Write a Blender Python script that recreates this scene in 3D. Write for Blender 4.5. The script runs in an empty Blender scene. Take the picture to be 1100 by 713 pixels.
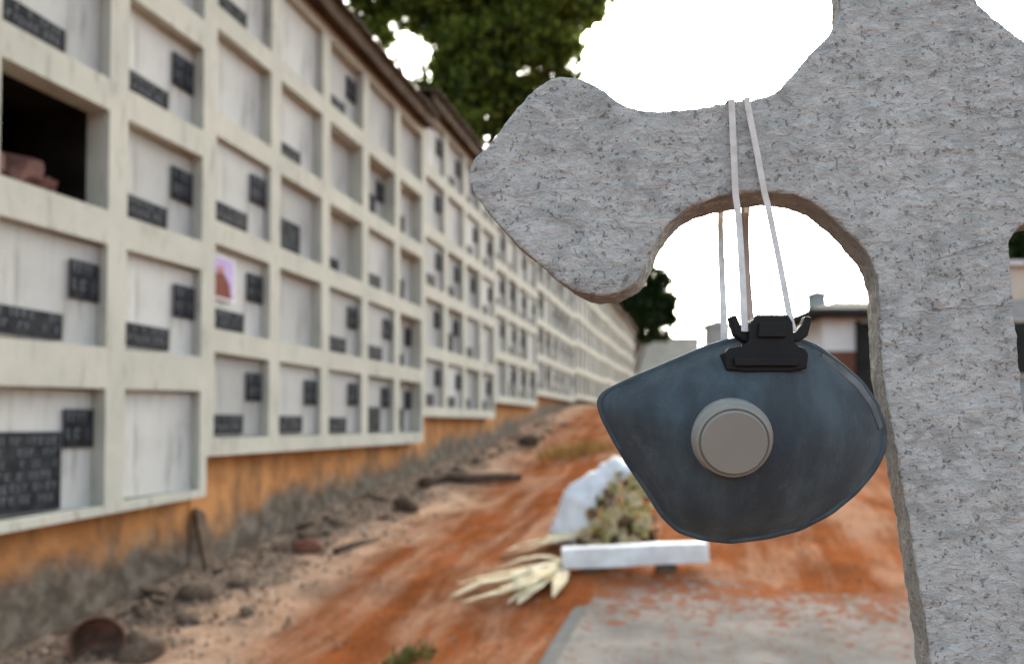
import bpy, bmesh, math, random
import numpy as np
from mathutils import Vector, Matrix, noise, Euler

random.seed(7)
R = math.radians
SC = bpy.context.scene
COL = SC.collection

# ------------------------------------------------------------------ camera, sky, sun, exposure
F = 800.0                    # focal length in photo pixels (photo 1100 x 713)
CX, CY = 550.0, 435.0        # principal point in the photo
PITCH = R(1.5)
CAMZ = 1.0
cam_d = bpy.data.cameras.new('camera')
cam = bpy.data.objects.new('camera', cam_d)
COL.objects.link(cam)
cam.location = (0, 0, CAMZ)
cam.rotation_euler = (R(90) + PITCH, 0, 0)
cam_d.sensor_width = 36.0
cam_d.lens = F / 1100.0 * 36.0
cam_d.shift_y = (CY - 356.5) / 1100.0
cam_d.clip_start = 0.02
cam_d.clip_end = 3000
cam_d.dof.use_dof = True
cam_d.dof.focus_distance = 0.445
cam_d.dof.aperture_fstop = 6.3
SC.camera = cam

SUN_EL, SUN_AZ = 22.0, 14.0     # azimuth from +Y towards +X
w = bpy.data.worlds.new('World')
SC.world = w
w.use_nodes = True
nt = w.node_tree
bg = nt.nodes['Background']
sky = nt.nodes.new('ShaderNodeTexSky')
sky.sky_type = 'NISHITA'
sky.sun_disc = False
sky.sun_elevation = R(SUN_EL)
sky.sun_rotation = R(SUN_AZ)
sky.dust_density = 6.0
sky.ozone_density = 1.0
hs = nt.nodes.new('ShaderNodeHueSaturation')     # overcast: the cloud sheet takes most of the blue out
hs.inputs['Saturation'].default_value = 0.55
nt.links.new(sky.outputs[0], hs.inputs['Color'])
tint = nt.nodes.new('ShaderNodeMix')             # grey-white cloud light
tint.data_type = 'RGBA'; tint.blend_type = 'MULTIPLY'
tint.inputs[0].default_value = 1.0
tint.inputs[7].default_value = (0.965, 1.01, 0.985, 1)
nt.links.new(hs.outputs[0], tint.inputs[6])
nt.links.new(tint.outputs[2], bg.inputs['Color'])
bg.inputs['Strength'].default_value = 0.15

sun_d = bpy.data.lights.new('sun', 'SUN')
sun_d.energy = 0.5
sun_d.angle = R(40)
sun_d.color = (1.0, 0.96, 0.9)
sun = bpy.data.objects.new('sun', sun_d)
COL.objects.link(sun)
sd = Vector((math.sin(R(SUN_AZ)) * math.cos(R(SUN_EL)), math.cos(R(SUN_AZ)) * math.cos(R(SUN_EL)), math.sin(R(SUN_EL))))
sun.rotation_euler = sd.to_track_quat('Z', 'Y').to_euler()

SC.view_settings.view_transform = 'Standard'
SC.view_settings.look = 'None'
SC.view_settings.exposure = 2.1
SC.view_settings.gamma = 1.0

# ------------------------------------------------------------------ helpers
def P(px, py, Y):
    """the point at depth Y that the photo shows at pixel (px, py)"""
    x, u = (px - CX) / F, (CY - py) / F
    d = Vector((x, math.cos(PITCH) - u * math.sin(PITCH), math.sin(PITCH) + u * math.cos(PITCH)))
    d *= Y / d.y
    return Vector((d.x, d.y, d.z + CAMZ))

def tag(o, label=None, cat=None, group=None, kind=None):
    if label: o['label'] = label
    if cat: o['category'] = cat
    if group: o['group'] = group
    if kind: o['kind'] = kind
    return o

def empty(name, loc=(0, 0, 0), rz=0.0):
    o = bpy.data.objects.new(name, None)
    COL.objects.link(o)
    o.location = loc
    o.rotation_euler = (0, 0, rz)
    o.empty_display_size = 0.1
    return o

def link_mesh(name, me, mats, parent=None, smooth=False):
    if not isinstance(mats, (list, tuple)): mats = [mats]
    for m in mats: me.materials.append(m)
    if smooth:
        for p in me.polygons: p.use_smooth = True
    o = bpy.data.objects.new(name, me)
    COL.objects.link(o)
    if parent: o.parent = parent
    return o

class MB:
    def __init__(s): s.v, s.f, s.m = [], [], []
    def add(s, verts, faces, mi=0):
        b = len(s.v)
        s.v += [tuple(v) for v in verts]
        s.f += [tuple(i + b for i in f) for f in faces]
        s.m += [mi] * len(faces)
    def box(s, x0, x1, y0, y1, z0, z1, mi=0):
        v = [(x0,y0,z0),(x1,y0,z0),(x1,y1,z0),(x0,y1,z0),(x0,y0,z1),(x1,y0,z1),(x1,y1,z1),(x0,y1,z1)]
        s.add(v, [(0,3,2,1),(4,5,6,7),(0,1,5,4),(1,2,6,5),(2,3,7,6),(3,0,4,7)], mi)
    def tube(s, pts, rads, n=8, mi=0):
        pts = [Vector(p) for p in pts]
        vs, fs = [], []
        for i, p in enumerate(pts):
            t = (pts[min(i+1, len(pts)-1)] - pts[max(i-1, 0)]).normalized()
            a = t.orthogonal().normalized(); b = t.cross(a)
            for k in range(n):
                an = 2*math.pi*k/n
                vs.append(p + (a*math.cos(an) + b*math.sin(an))*rads[i])
        for i in range(len(pts)-1):
            for k in range(n):
                fs.append((i*n+k, i*n+(k+1) % n, (i+1)*n+(k+1) % n, (i+1)*n+k))
        fs.append(tuple(range(n-1, -1, -1))); fs.append(tuple((len(pts)-1)*n+k for k in range(n)))
        s.add(vs, fs, mi)
    def build(s, name, mats, parent=None, smooth=False):
        me = bpy.data.meshes.new(name)
        me.from_pydata(s.v, [], s.f)
        for p, i in zip(me.polygons, s.m): p.material_index = i
        me.update()
        return link_mesh(name, me, mats, parent, smooth)

# ------------------------------------------------------------------ materials
class Mat:
    def __init__(s, name, rough=0.95, spec=0.03):
        s.m = bpy.data.materials.new(name); s.m.use_nodes = True
        s.t = s.m.node_tree; s.b = s.t.nodes['Principled BSDF']
        s.b.inputs['Roughness'].default_value = rough
        s.b.inputs['Specular IOR Level'].default_value = spec
        s.obj = s.t.nodes.new('ShaderNodeTexCoord').outputs['Object']
    def n(s, typ, **kw):
        nd = s.t.nodes.new(typ)
        for k, v in kw.items(): setattr(nd, k, v)
        return nd
    def put(s, sock, val):
        if hasattr(val, 'is_output'): s.t.links.new(val, sock)
        elif isinstance(val, (tuple, list)) and len(val) == 3 and sock.type == 'RGBA': sock.default_value = (*val, 1)
        else: sock.default_value = val
    def noise(s, scale, detail=4, rough=0.55, vec=None, stretch=None, dist=0.0):
        v = vec or s.obj
        if stretch:
            mp = s.n('ShaderNodeMapping'); s.put(mp.inputs['Vector'], v); mp.inputs['Scale'].default_value = stretch; v = mp.outputs[0]
        nd = s.n('ShaderNodeTexNoise'); s.put(nd.inputs['Vector'], v)
        nd.inputs['Scale'].default_value = scale; nd.inputs['Detail'].default_value = detail; nd.inputs['Roughness'].default_value = rough
        nd.inputs['Distortion'].default_value = dist
        return nd.outputs['Fac']
    def ramp(s, fac, a, b, lo=0.0, hi=1.0):
        nd = s.n('ShaderNodeMapRange'); nd.interpolation_type = 'SMOOTHSTEP'
        s.put(nd.inputs['Value'], fac)
        for k, v in (('From Min', a), ('From Max', b), ('To Min', lo), ('To Max', hi)): s.put(nd.inputs[k], v)
        return nd.outputs[0]
    def math(s, op, a, b=0.0):
        nd = s.n('ShaderNodeMath', operation=op); s.put(nd.inputs[0], a); s.put(nd.inputs[1], b); return nd.outputs[0]
    def mix(s, fac, a, b, blend='MIX'):
        nd = s.n('ShaderNodeMix', data_type='RGBA', blend_type=blend)
        s.put(nd.inputs[0], fac); s.put(nd.inputs[6], a); s.put(nd.inputs[7], b); return nd.outputs[2]
    def sep(s, v=None):
        nd = s.n('ShaderNodeSeparateXYZ'); s.put(nd.inputs[0], v or s.obj); return nd.outputs
    def color(s, c): s.put(s.b.inputs['Base Color'], c); return s
    def bump(s, h, strength=0.4, dist=0.01):
        nd = s.n('ShaderNodeBump'); s.put(nd.inputs['Height'], h)
        nd.inputs['Strength'].default_value = strength; nd.inputs['Distance'].default_value = dist
        s.t.links.new(nd.outputs[0], s.b.inputs['Normal']); return s
    def rnd(s): return s.n('ShaderNodeObjectInfo').outputs['Random']
    def island(s): return s.n('ShaderNodeNewGeometry').outputs['Random Per Island']

def simple(name, c1, c2, scale=8.0, rough=0.9, bump=0.3, bdist=0.005, spec=0.04, bscale=None):
    m = Mat(name, rough, spec)
    m.color(m.mix(m.ramp(m.noise(scale), 0.3, 0.7), c1, c2))
    if bump: m.bump(m.noise(bscale or scale*4, 6), bump, bdist)
    return m.m

# precast frame concrete, cream grey with grime
m = Mat('frame_concrete', 0.9)
c = m.mix(m.ramp(m.noise(2.2), 0.3, 0.7), (0.47, 0.465, 0.41), (0.40, 0.40, 0.355))
c = m.mix(m.ramp(m.noise(9.0, 6, 0.65, stretch=(1.6, 1.6, 0.35)), 0.50, 0.76), c, (0.25, 0.245, 0.215))
c = m.mix(m.math('MULTIPLY', m.ramp(m.noise(38, 4, 0.7), 0.55, 0.75), 0.35), c, (0.24, 0.235, 0.21))
m.color(c).bump(m.noise(45, 8, 0.6), 0.35, 0.006)
M_FRAME = m.m
# plaster panels closing the niches
m = Mat('panel_plaster', 0.85)
r = m.rnd()
base = m.mix(r, (0.37, 0.375, 0.365), (0.53, 0.535, 0.52))
streak = m.ramp(m.noise(7.0, 5, 0.6, stretch=(2.2, 1, 0.3)), 0.48, 0.75)
c = m.mix(m.math('MULTIPLY', streak, 0.7), base, (0.23, 0.23, 0.21))
c = m.mix(m.math('MULTIPLY', m.ramp(m.noise(3.0, 3), 0.5, 0.72), 0.5), c, (0.34, 0.34, 0.315))
m.color(c).bump(m.noise(26, 7, 0.6), 0.3, 0.006)
M_PANEL = m.m
M_PLATE = simple('plate_dark', (0.016, 0.018, 0.021), (0.042, 0.045, 0.050), 14, 0.8, 0.2)
M_PLATEMARK = simple('plate_lettering', (0.085, 0.092, 0.105), (0.14, 0.148, 0.165), 30, 0.6, 0)
M_NICHESHADE = simple('niche_inside_shade', (0.022, 0.018, 0.015), (0.010, 0.008, 0.007), 5, 0.95, 0.4)  # near-black colour paints in the shade of the deep cavity
M_FASCIA = simple('rusty_brown_board', (0.045, 0.028, 0.018), (0.09, 0.06, 0.04), 6, 0.85, 0.4)
M_ROOF = simple('weathered_roof_sheet', (0.15, 0.125, 0.10), (0.09, 0.07, 0.055), 4, 0.9, 0.4)

# orange limewash plinth, grey splash dirt climbing from the soil
m = Mat('plinth_limewash', 0.92)
x, y, z = m.sep()
h = m.math('SUBTRACT', z, m.math('MULTIPLY', x, 0.085))
h = m.math('ADD', h, m.math('MULTIPLY', m.noise(1.7, 5, 0.6), -0.55))
h = m.math('ADD', h, m.math('MULTIPLY', m.noise(9, 4, 0.6, stretch=(1, 1, 0.3)), -0.22))
dirt = m.ramp(h, -0.24, 0.02, 1.0, 0.0)
orange = m.mix(m.ramp(m.noise(3.2, 4), 0.35, 0.7), (0.52, 0.255, 0.105), (0.37, 0.165, 0.065))
orange = m.mix(m.math('MULTIPLY', m.ramp(m.noise(5, 6, 0.7, stretch=(1.3, 1, 0.5)), 0.42, 0.68), 0.8), orange, (0.17, 0.10, 0.055))
grey = m.mix(m.ramp(m.noise(7, 6, 0.65), 0.35, 0.68), (0.075, 0.062, 0.05), (0.19, 0.16, 0.13))
m.color(m.mix(dirt, orange, grey)).bump(m.noise(28, 8, 0.65), 0.6, 0.012)
M_PLINTH = m.m

# ground: red laterite, dusty pale fringe, grey rubble strip by the wall (object space: x along the wall, -y away from it)
m = Mat('cemetery_soil', 1.0, 0.0)
x, y, z = m.sep()
t = m.math('MULTIPLY', y, -1.0)
wob = m.math('MULTIPLY', m.math('SUBTRACT', m.noise(1.1, 5, 0.6), 0.5), 1.5)
tw = m.math('ADD', m.math('ADD', t, wob), m.ramp(x, 7, 15, 0.0, 0.55))
red = m.mix(m.ramp(m.noise(2.2, 6, 0.62), 0.32, 0.68), (0.265, 0.082, 0.027), (0.16, 0.053, 0.02))
red = m.mix(m.math('MULTIPLY', m.ramp(m.noise(1.9, 7, 0.7, stretch=(0.30, 1.6, 1), dist=0.3), 0.40, 0.66), 0.8), red, (0.38, 0.22, 0.145))
red = m.mix(m.math('MULTIPLY', m.ramp(m.noise(30, 6, 0.75), 0.50, 0.66), 0.6), red, (0.10, 0.045, 0.026))
pale = m.mix(m.ramp(m.noise(6, 6, 0.65), 0.35, 0.7), (0.47, 0.31, 0.215), (0.27, 0.175, 0.12))
gry = m.mix(m.ramp(m.noise(9, 6, 0.7), 0.35, 0.65), (0.085, 0.058, 0.042), (0.28, 0.215, 0.165))
c = m.mix(m.ramp(tw, 0.62, 1.20), pale, red)
c = m.mix(m.ramp(tw, 0.22, 0.58), gry, c)
far = m.ramp(x, 16, 26)
c = m.mix(m.math('MULTIPLY', far, 0.35), c, (0.36, 0.25, 0.17))
m.color(c)
hh = m.math('ADD', m.noise(16, 8, 0.7), m.math('MULTIPLY', m.noise(60, 4, 0.7), 0.35))
m.bump(hh, 0.8, 0.03)
M_SOIL = m.m

# old slab with soil swept over it
m = Mat('slab_concrete', 1.0, 0.0)
x, y, z = m.sep()
c = m.mix(m.ramp(m.noise(3, 6, 0.6), 0.3, 0.7), (0.225, 0.205, 0.19), (0.14, 0.13, 0.12))
c = m.mix(m.math('MULTIPLY', m.ramp(m.noise(30, 5, 0.7), 0.5, 0.72), 0.5), c, (0.075, 0.062, 0.052))
s_ = m.math('ADD', m.noise(4.5, 7, 0.68, dist=0.4), m.math('MULTIPLY', m.ramp(x, 2.6, 4.8), 0.30))
c = m.mix(m.math('MULTIPLY', m.ramp(m.math('ADD', m.noise(17, 5, 0.7, dist=0.6), m.math('MULTIPLY', m.ramp(x, 2.9, 4.4), 0.17)), 0.56, 0.66), 0.8), c, (0.17, 0.055, 0.02))
c = m.mix(m.math('MULTIPLY', m.ramp(s_, 0.70, 0.80), 0.8), c, (0.20, 0.065, 0.022))
m.color(c).bump(m.noise(40, 8, 0.65), 0.5, 0.008)
M_SLAB = m.m

# rough cast cement of the cross: grey, sandy brown on its cast edges, pitted, two joint lines
m = Mat('rough_cement', 0.97, 0.05)
geo = m.n('ShaderNodeNewGeometry')
ny = m.sep(geo.outputs['True Normal'])[1]
edge = m.ramp(m.math('MULTIPLY', ny, -1.0), 0.08, 0.4, 1.0, 0.0)
c = m.mix(m.ramp(m.noise(11, 5, 0.65), 0.32, 0.68), (0.50, 0.512, 0.50), (0.40, 0.41, 0.40))
dash = m.noise(150, 4, 0.65, stretch=(0.5, 1, 1.25), dist=0.5)
dash2 = m.noise(85, 4, 0.65, stretch=(0.75, 1, 1.0), dist=0.8)
c = m.mix(m.math('MULTIPLY', m.ramp(dash, 0.42, 0.64), 0.55), c, (0.66, 0.672, 0.655))
c = m.mix(m.math('MULTIPLY', m.ramp(dash2, 0.50, 0.66), 0.45), c, (0.22, 0.225, 0.22))
runs = m.noise(9, 5, 0.6, stretch=(3.5, 1, 0.45))
c = m.mix(m.math('MULTIPLY', m.ramp(runs, 0.52, 0.72), 0.4), c, (0.24, 0.24, 0.225))
pits = m.ramp(m.noise(330, 3, 0.6), 0.62, 0.70)
pits2 = m.ramp(m.noise(190, 4, 0.65), 0.63, 0.72)
tan = m.mix(m.ramp(m.noise(60, 5, 0.6), 0.35, 0.65), (0.285, 0.25, 0.215), (0.20, 0.19, 0.172))
c = m.mix(m.math('MULTIPLY', edge, 0.7), c, tan)
def joint(ax, az, bx, bz, wd):
    """distance of the object-space point to a scored line in the face, as a 0-1 mask"""
    xx, yy, zz = m.sep()
    L = math.hypot(bx-ax, bz-az); ux, uz = (bx-ax)/L, (bz-az)/L
    dx, dz = m.math('SUBTRACT', xx, ax), m.math('SUBTRACT', zz, az)
    along = m.math('ADD', m.math('MULTIPLY', dx, ux), m.math('MULTIPLY', dz, uz))
    perp = m.math('ABSOLUTE', m.math('SUBTRACT', m.math('MULTIPLY', dz, ux), m.math('MULTIPLY', dx, uz)))
    perp = m.math('ADD', perp, m.math('MULTIPLY', m.math('SUBTRACT', m.noise(90, 3), 0.5), 0.004))
    a = m.ramp(m.math('ABSOLUTE', perp), wd*0.3, wd, 1.0, 0.0)
    b = m.math('MULTIPLY', m.ramp(along, -0.003, 0.003), m.ramp(along, L-0.003, L+0.003, 1.0, 0.0))
    return m.math('MULTIPLY', a, b)
def QXZ(px, py):
    p = P(px, py, 0.45); return p.x, p.z
j = m.math('MAXIMUM', joint(*QXZ(1008, 279), *QXZ(1090, 256), 0.0017), joint(*QXZ(1000, 334), *QXZ(1095, 329), 0.0014))
pit = m.math('MAXIMUM', m.math('MULTIPLY', pits, 0.8), pits2)
c = m.mix(m.math('MULTIPLY', pit, 0.5), c, (0.13, 0.125, 0.12))
c = m.mix(m.math('MULTIPLY', j, 0.22), c, (0.14, 0.13, 0.125))
m.color(c)
hh = m.math('ADD', m.math('MULTIPLY', dash, 1.3), m.math('ADD', m.noise(260, 5, 0.7), m.math('MULTIPLY', dash2, 1.4)))
hh = m.math('SUBTRACT', hh, m.math('MULTIPLY', m.math('MAXIMUM', pit, m.math('MULTIPLY', j, 0.4)), 0.9))
m.bump(hh, 0.9, 0.0026)
M_CROSS = m.m

# respirator
m = Mat('mask_felt', 0.75, 0.35)
c = m.mix(m.ramp(m.noise(26, 5, 0.65, stretch=(1.0, 1.0, 0.4)), 0.36, 0.66), (0.028, 0.040, 0.050), (0.060, 0.088, 0.105))
c = m.mix(m.math('MULTIPLY', m.ramp(m.noise(55, 5, 0.7), 0.55, 0.72), 0.35), c, (0.10, 0.115, 0.12))
m.color(c).bump(m.noise(380, 5, 0.75), 0.5, 0.0009)
m.b.inputs['Sheen Weight'].default_value = 0.12
M_MASK = m.m
m = Mat('mask_welded_rim', 0.55, 0.4)
m.color(m.mix(m.ramp(m.noise(60, 3), 0.35, 0.7), (0.034, 0.052, 0.064), (0.052, 0.080, 0.097))).bump(m.noise(500, 2), 0.2, 0.0005)
M_RIM = m.m
M_VALVE = simple('valve_plastic', (0.225, 0.222, 0.20), (0.25, 0.246, 0.222), 20, 0.45, 0.05, 0.001, 0.45)
M_BLACK = simple('black_plastic', (0.003, 0.003, 0.004), (0.006, 0.006, 0.007), 60, 0.6, 0.15, 0.001, 0.3)
M_LINING = simple('grey_lining', (0.10, 0.115, 0.12), (0.20, 0.215, 0.22), 60, 0.8, 0.2, 0.001)
M_STRAP = simple('white_elastic', (0.68, 0.67, 0.65), (0.55, 0.53, 0.50), 120, 0.8, 0.4, 0.0006, 0.2, 900)
M_STRAPB = simple('brown_elastic', (0.36, 0.27, 0.22), (0.30, 0.235, 0.20), 60, 0.85, 0.4, 0.0006, 0.2, 900)

M_BARK = simple('bark', (0.07, 0.05, 0.035), (0.14, 0.11, 0.085), 9, 0.95, 0.8, 0.03)
def leaf_mat(name, dark, light):
    m = Mat(name, 0.6, 0.3)
    c = m.mix(m.ramp(m.island(), 0.15, 0.95), dark, light)
    c = m.mix(m.math('MULTIPLY', m.ramp(m.noise(0.55, 2), 0.45, 0.65), 0.55), c, light)
    m.color(c)
    tr = m.n('ShaderNodeBsdfTranslucent'); m.put(tr.inputs['Color'], c)
    mx = m.n('ShaderNodeMixShader'); mx.inputs[0].default_value = 0.42
    m.t.links.new(m.b.outputs[0], mx.inputs[1]); m.t.links.new(tr.outputs[0], mx.inputs[2])
    m.t.links.new(mx.outputs[0], m.t.nodes['Material Output'].inputs['Surface'])
    return m.m
M_LEAF = leaf_mat('leaf_dark_green', (0.012, 0.030, 0.008), (0.24, 0.31, 0.055))
M_LEAF2 = leaf_mat('leaf_deep_green', (0.010, 0.022, 0.010), (0.035, 0.07, 0.018))
M_ROCK = simple('rubble', (0.22, 0.165, 0.125), (0.10, 0.07, 0.05), 7, 0.95, 0.7, 0.02)
M_DARKROCK = simple('dark_stone', (0.075, 0.052, 0.040), (0.14, 0.10, 0.075), 7, 0.95, 0.7, 0.02)
M_GRAVEL = simple('gravel', (0.30, 0.255, 0.215), (0.16, 0.12, 0.095), 2.0, 0.95, 0.5, 0.01)
M_DRYLEAF = simple('dry_palm', (0.74, 0.66, 0.47), (0.60, 0.48, 0.30), 9, 0.75, 0.3, 0.004)
M_WRAP = simple('white_wrap', (0.74, 0.76, 0.80), (0.64, 0.66, 0.70), 6, 0.6, 0.3, 0.006)
M_WHITEWOOD = simple('white_paint', (0.84, 0.85, 0.86), (0.66, 0.64, 0.62), 9, 0.7, 0.2, 0.003)
M_WALLWHITE = simple('white_wall', (0.74, 0.73, 0.71), (0.62, 0.61, 0.60), 1.5, 0.9, 0.2)
M_WALLBEIGE = simple('pale_render', (0.50, 0.53, 0.48), (0.42, 0.45, 0.41), 1.0, 0.9, 0.2)
M_BEIGE = simple('beige_wall', (0.58, 0.50, 0.41), (0.48, 0.41, 0.33), 1.5, 0.9, 0.2)
M_DARKROOF = simple('dark_roof', (0.018, 0.02, 0.018), (0.035, 0.036, 0.033), 2.5, 0.9, 0.4)
M_BROWN = simple('brown_paint', (0.17, 0.075, 0.05), (0.12, 0.055, 0.04), 3, 0.8, 0.2)
M_KERB = simple('kerb_stone', (0.11, 0.11, 0.107), (0.15, 0.15, 0.147), 5, 0.9, 0.4, 0.01)
M_GREYSTONE = simple('grey_stone', (0.36, 0.37, 0.36), (0.26, 0.265, 0.26), 3, 0.9, 0.3)

# ------------------------------------------------------------------ wall frame and terrain
ALPHA = R(14.04)
DW = 3.15
U = Vector((math.sin(ALPHA), math.cos(ALPHA), 0))
NL = Vector((-math.cos(ALPHA), math.sin(ALPHA), 0))       # to the left, into the wall
ROT = R(90) - ALPHA
def W(s, t=0.0, z=0.0):
    v = U*s + NL*(DW - t); return Vector((v.x, v.y, z))
def ST(X, Y):
    v = Vector((X, Y, 0)); return v.dot(U), DW - v.dot(NL)
def sm(x, a, b):
    k = min(1, max(0, (x-a)/(b-a))); return k*k*(3-2*k)
GS = [-60, -10, 0, 3.3, 4.3, 8.3, 11.4, 15, 20, 30, 60, 400]
GZ_ = [-2.6, -1.9, -1.35, -1.14, -1.02, -0.66, -0.40, 0.0, 0.46, 0.70, 0.85, 0.95]
def ground_st(s, t, rough=True):
    z = float(np.interp(s, GS, GZ_)) + CAMZ
    z += 0.18*sm(t, 0.7, 2.6)*(1 - sm(s, 12, 22)) + 0.07*math.exp(-max(t, 0)/0.45)
    if rough:
        k = 1.0 if t > 1.0 else 1.7
        z += k*0.035*noise.noise(Vector((s*0.9, t*0.9, 3.1))) + k*0.014*noise.noise(Vector((s*4.1, t*4.1, 8.7)))
        if s < 16 and t > 0.8: z += 0.028*noise.noise(Vector((s*2.2, t*2.2, 21.0))) * (1 - sm(t, 3.5, 5))
        if s < 16: z += k*0.006*noise.noise(Vector((s*13, t*13, 1.7)))
    return z
def ground(X, Y): return ground_st(*ST(X, Y))

ss = np.unique(np.concatenate([np.linspace(-30, 1, 12), np.arange(1, 9, 0.05), np.arange(9, 18, 0.14), np.geomspace(18, 900, 40)]))
tt = np.unique(np.concatenate([-np.geomspace(0.3, 300, 14), np.arange(-0.25, 4.6, 0.05), np.geomspace(4.6, 500, 40)]))
vs = [(s, -t, ground_st(s, t)) for s in ss for t in tt]
nT = len(tt)
fs = [(i*nT+k, i*nT+k+1, (i+1)*nT+k+1, (i+1)*nT+k) for i in range(len(ss)-1) for k in range(nT-1)]
me = bpy.data.meshes.new('ground'); me.from_pydata(vs, [], fs); me.update()
g = link_mesh('ground', me, M_SOIL, None, True)
g.location = W(0); g.rotation_euler = (0, 0, ROT)
tag(g, kind='structure')

# ------------------------------------------------------------------ niche wall
PW, RH = 0.80, 0.735
OW = 0.66
BODY = 1.75
def plate_mesh(name, wd, ht, rows, seed):
    rnd = random.Random(seed)
    b = MB()
    b.box(-wd/2, wd/2, -0.010, 0, -ht/2, ht/2, 0)
    rh = ht*0.86/rows
    for i in range(rows):
        z1 = ht*0.43 - i*rh; z0 = z1 - rh*0.62
        x = -wd*0.44
        while x < wd*0.40:
            gw = min(rnd.uniform(0.018, 0.036), wd*0.44 - x)
            k = rnd.random()
            st = min(0.009, gw*0.4)
            if k < 0.7:
                b.box(x, x+st, -0.0125, -0.0102, z0, z1, 1)
                if k < 0.6: b.box(x+st+0.0005, x+gw*0.8, -0.0125, -0.0102, z1-(z1-z0)*0.28, z1, 1)
                if k < 0.35: b.box(x+st+0.0005, x+gw*0.75, -0.0125, -0.0102, z0, z0+(z1-z0)*0.26, 1)
            x += gw + 0.008
    me = bpy.data.meshes.new(name); me.from_pydata(b.v, [], b.f)
    for p, i in zip(me.polygons, b.m): p.material_index = i
    me.materials.append(M_PLATE); me.materials.append(M_PLATEMARK)
    return me
NUMS = [plate_mesh('number_plate', 0.19, 0.205, 2, 10+i) for i in range(4)]
NAMES = [plate_mesh('name_plate', 0.40, 0.135, 2, 20+i) for i in range(4)]
TALLS = [plate_mesh('name_plate', 0.40, 0.25, 4, 30+i) for i in range(2)]
BIGS = [plate_mesh('name_plate', 0.43, 0.40, 6, 40)]
b = MB()
b.box(-0.135, 0.135, -0.016, 0, -0.15, 0.15, 0)                    # picture frame
b.box(-0.122, 0.122, -0.018, -0.0162, -0.137, 0.137, 1)             # pale violet print
body = [(-0.118, -0.134), (0.09, -0.134), (0.07, -0.03), (0.01, 0.03), (-0.07, 0.03), (-0.118, -0.03)]
b.add([(x, -0.0205, z) for x, z in body] + [(x, -0.0182, z) for x, z in body],
      [tuple(range(6))] + [(i, i+6, (i+1) % 6+6, (i+1) % 6) for i in range(6)], 2)
hd = [(-0.03+0.036*math.cos(a*math.pi/5), 0.045+0.042*math.sin(a*math.pi/5)) for a in range(10)]
b.add([(x, -0.0205, z) for x, z in hd] + [(x, -0.0182, z) for x, z in hd],
      [tuple(range(10))] + [(i, i+10, (i+1) % 10+10, (i+1) % 10) for i in range(10)], 3)
PORT = b
M_PORT = [M_WHITEWOOD, simple('violet_print', (0.30, 0.24, 0.48), (0.46, 0.38, 0.62), 9, 0.5, 0),
          simple('red_brown_print', (0.10, 0.010, 0.005), (0.15, 0.02, 0.008), 14, 0.5, 0), simple('skin_print', (0.34, 0.12, 0.10), (0.42, 0.18, 0.16), 20, 0.5, 0)]

def panel_mesh(h):
    n, mth = 9, 0.012
    bm = bmesh.new()
    rnd = random.Random(int(h*1000))
    top = []
    for i in range(n+1):
        for k in range(n+1):
            x = -OW/2+0.006 + (OW-0.012)*i/n; z = 0.006 + (h-0.012)*k/n
            top.append(bm.verts.new((x, 0.006*noise.noise(Vector((x*5, z*5, h*9))), z)))
    for i in range(n):
        for k in range(n):
            bm.faces.new((top[i*(n+1)+k], top[(i+1)*(n+1)+k], top[(i+1)*(n+1)+k+1], top[i*(n+1)+k+1]))
    me = bpy.data.meshes.new('niche_panel')
    bmesh.ops.recalc_face_normals(bm, faces=bm.faces)
    ret = bmesh.ops.extrude_face_region(bm, geom=list(bm.faces))
    for v in [e for e in ret['geom'] if isinstance(e, bmesh.types.BMVert)]: v.co.y += 0.05
    bmesh.ops.recalc_face_normals(bm, faces=bm.faces)
    bm.to_mesh(me); bm.free()
    me.materials.append(M_PANEL)
    return me
PANELS = {}

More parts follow.
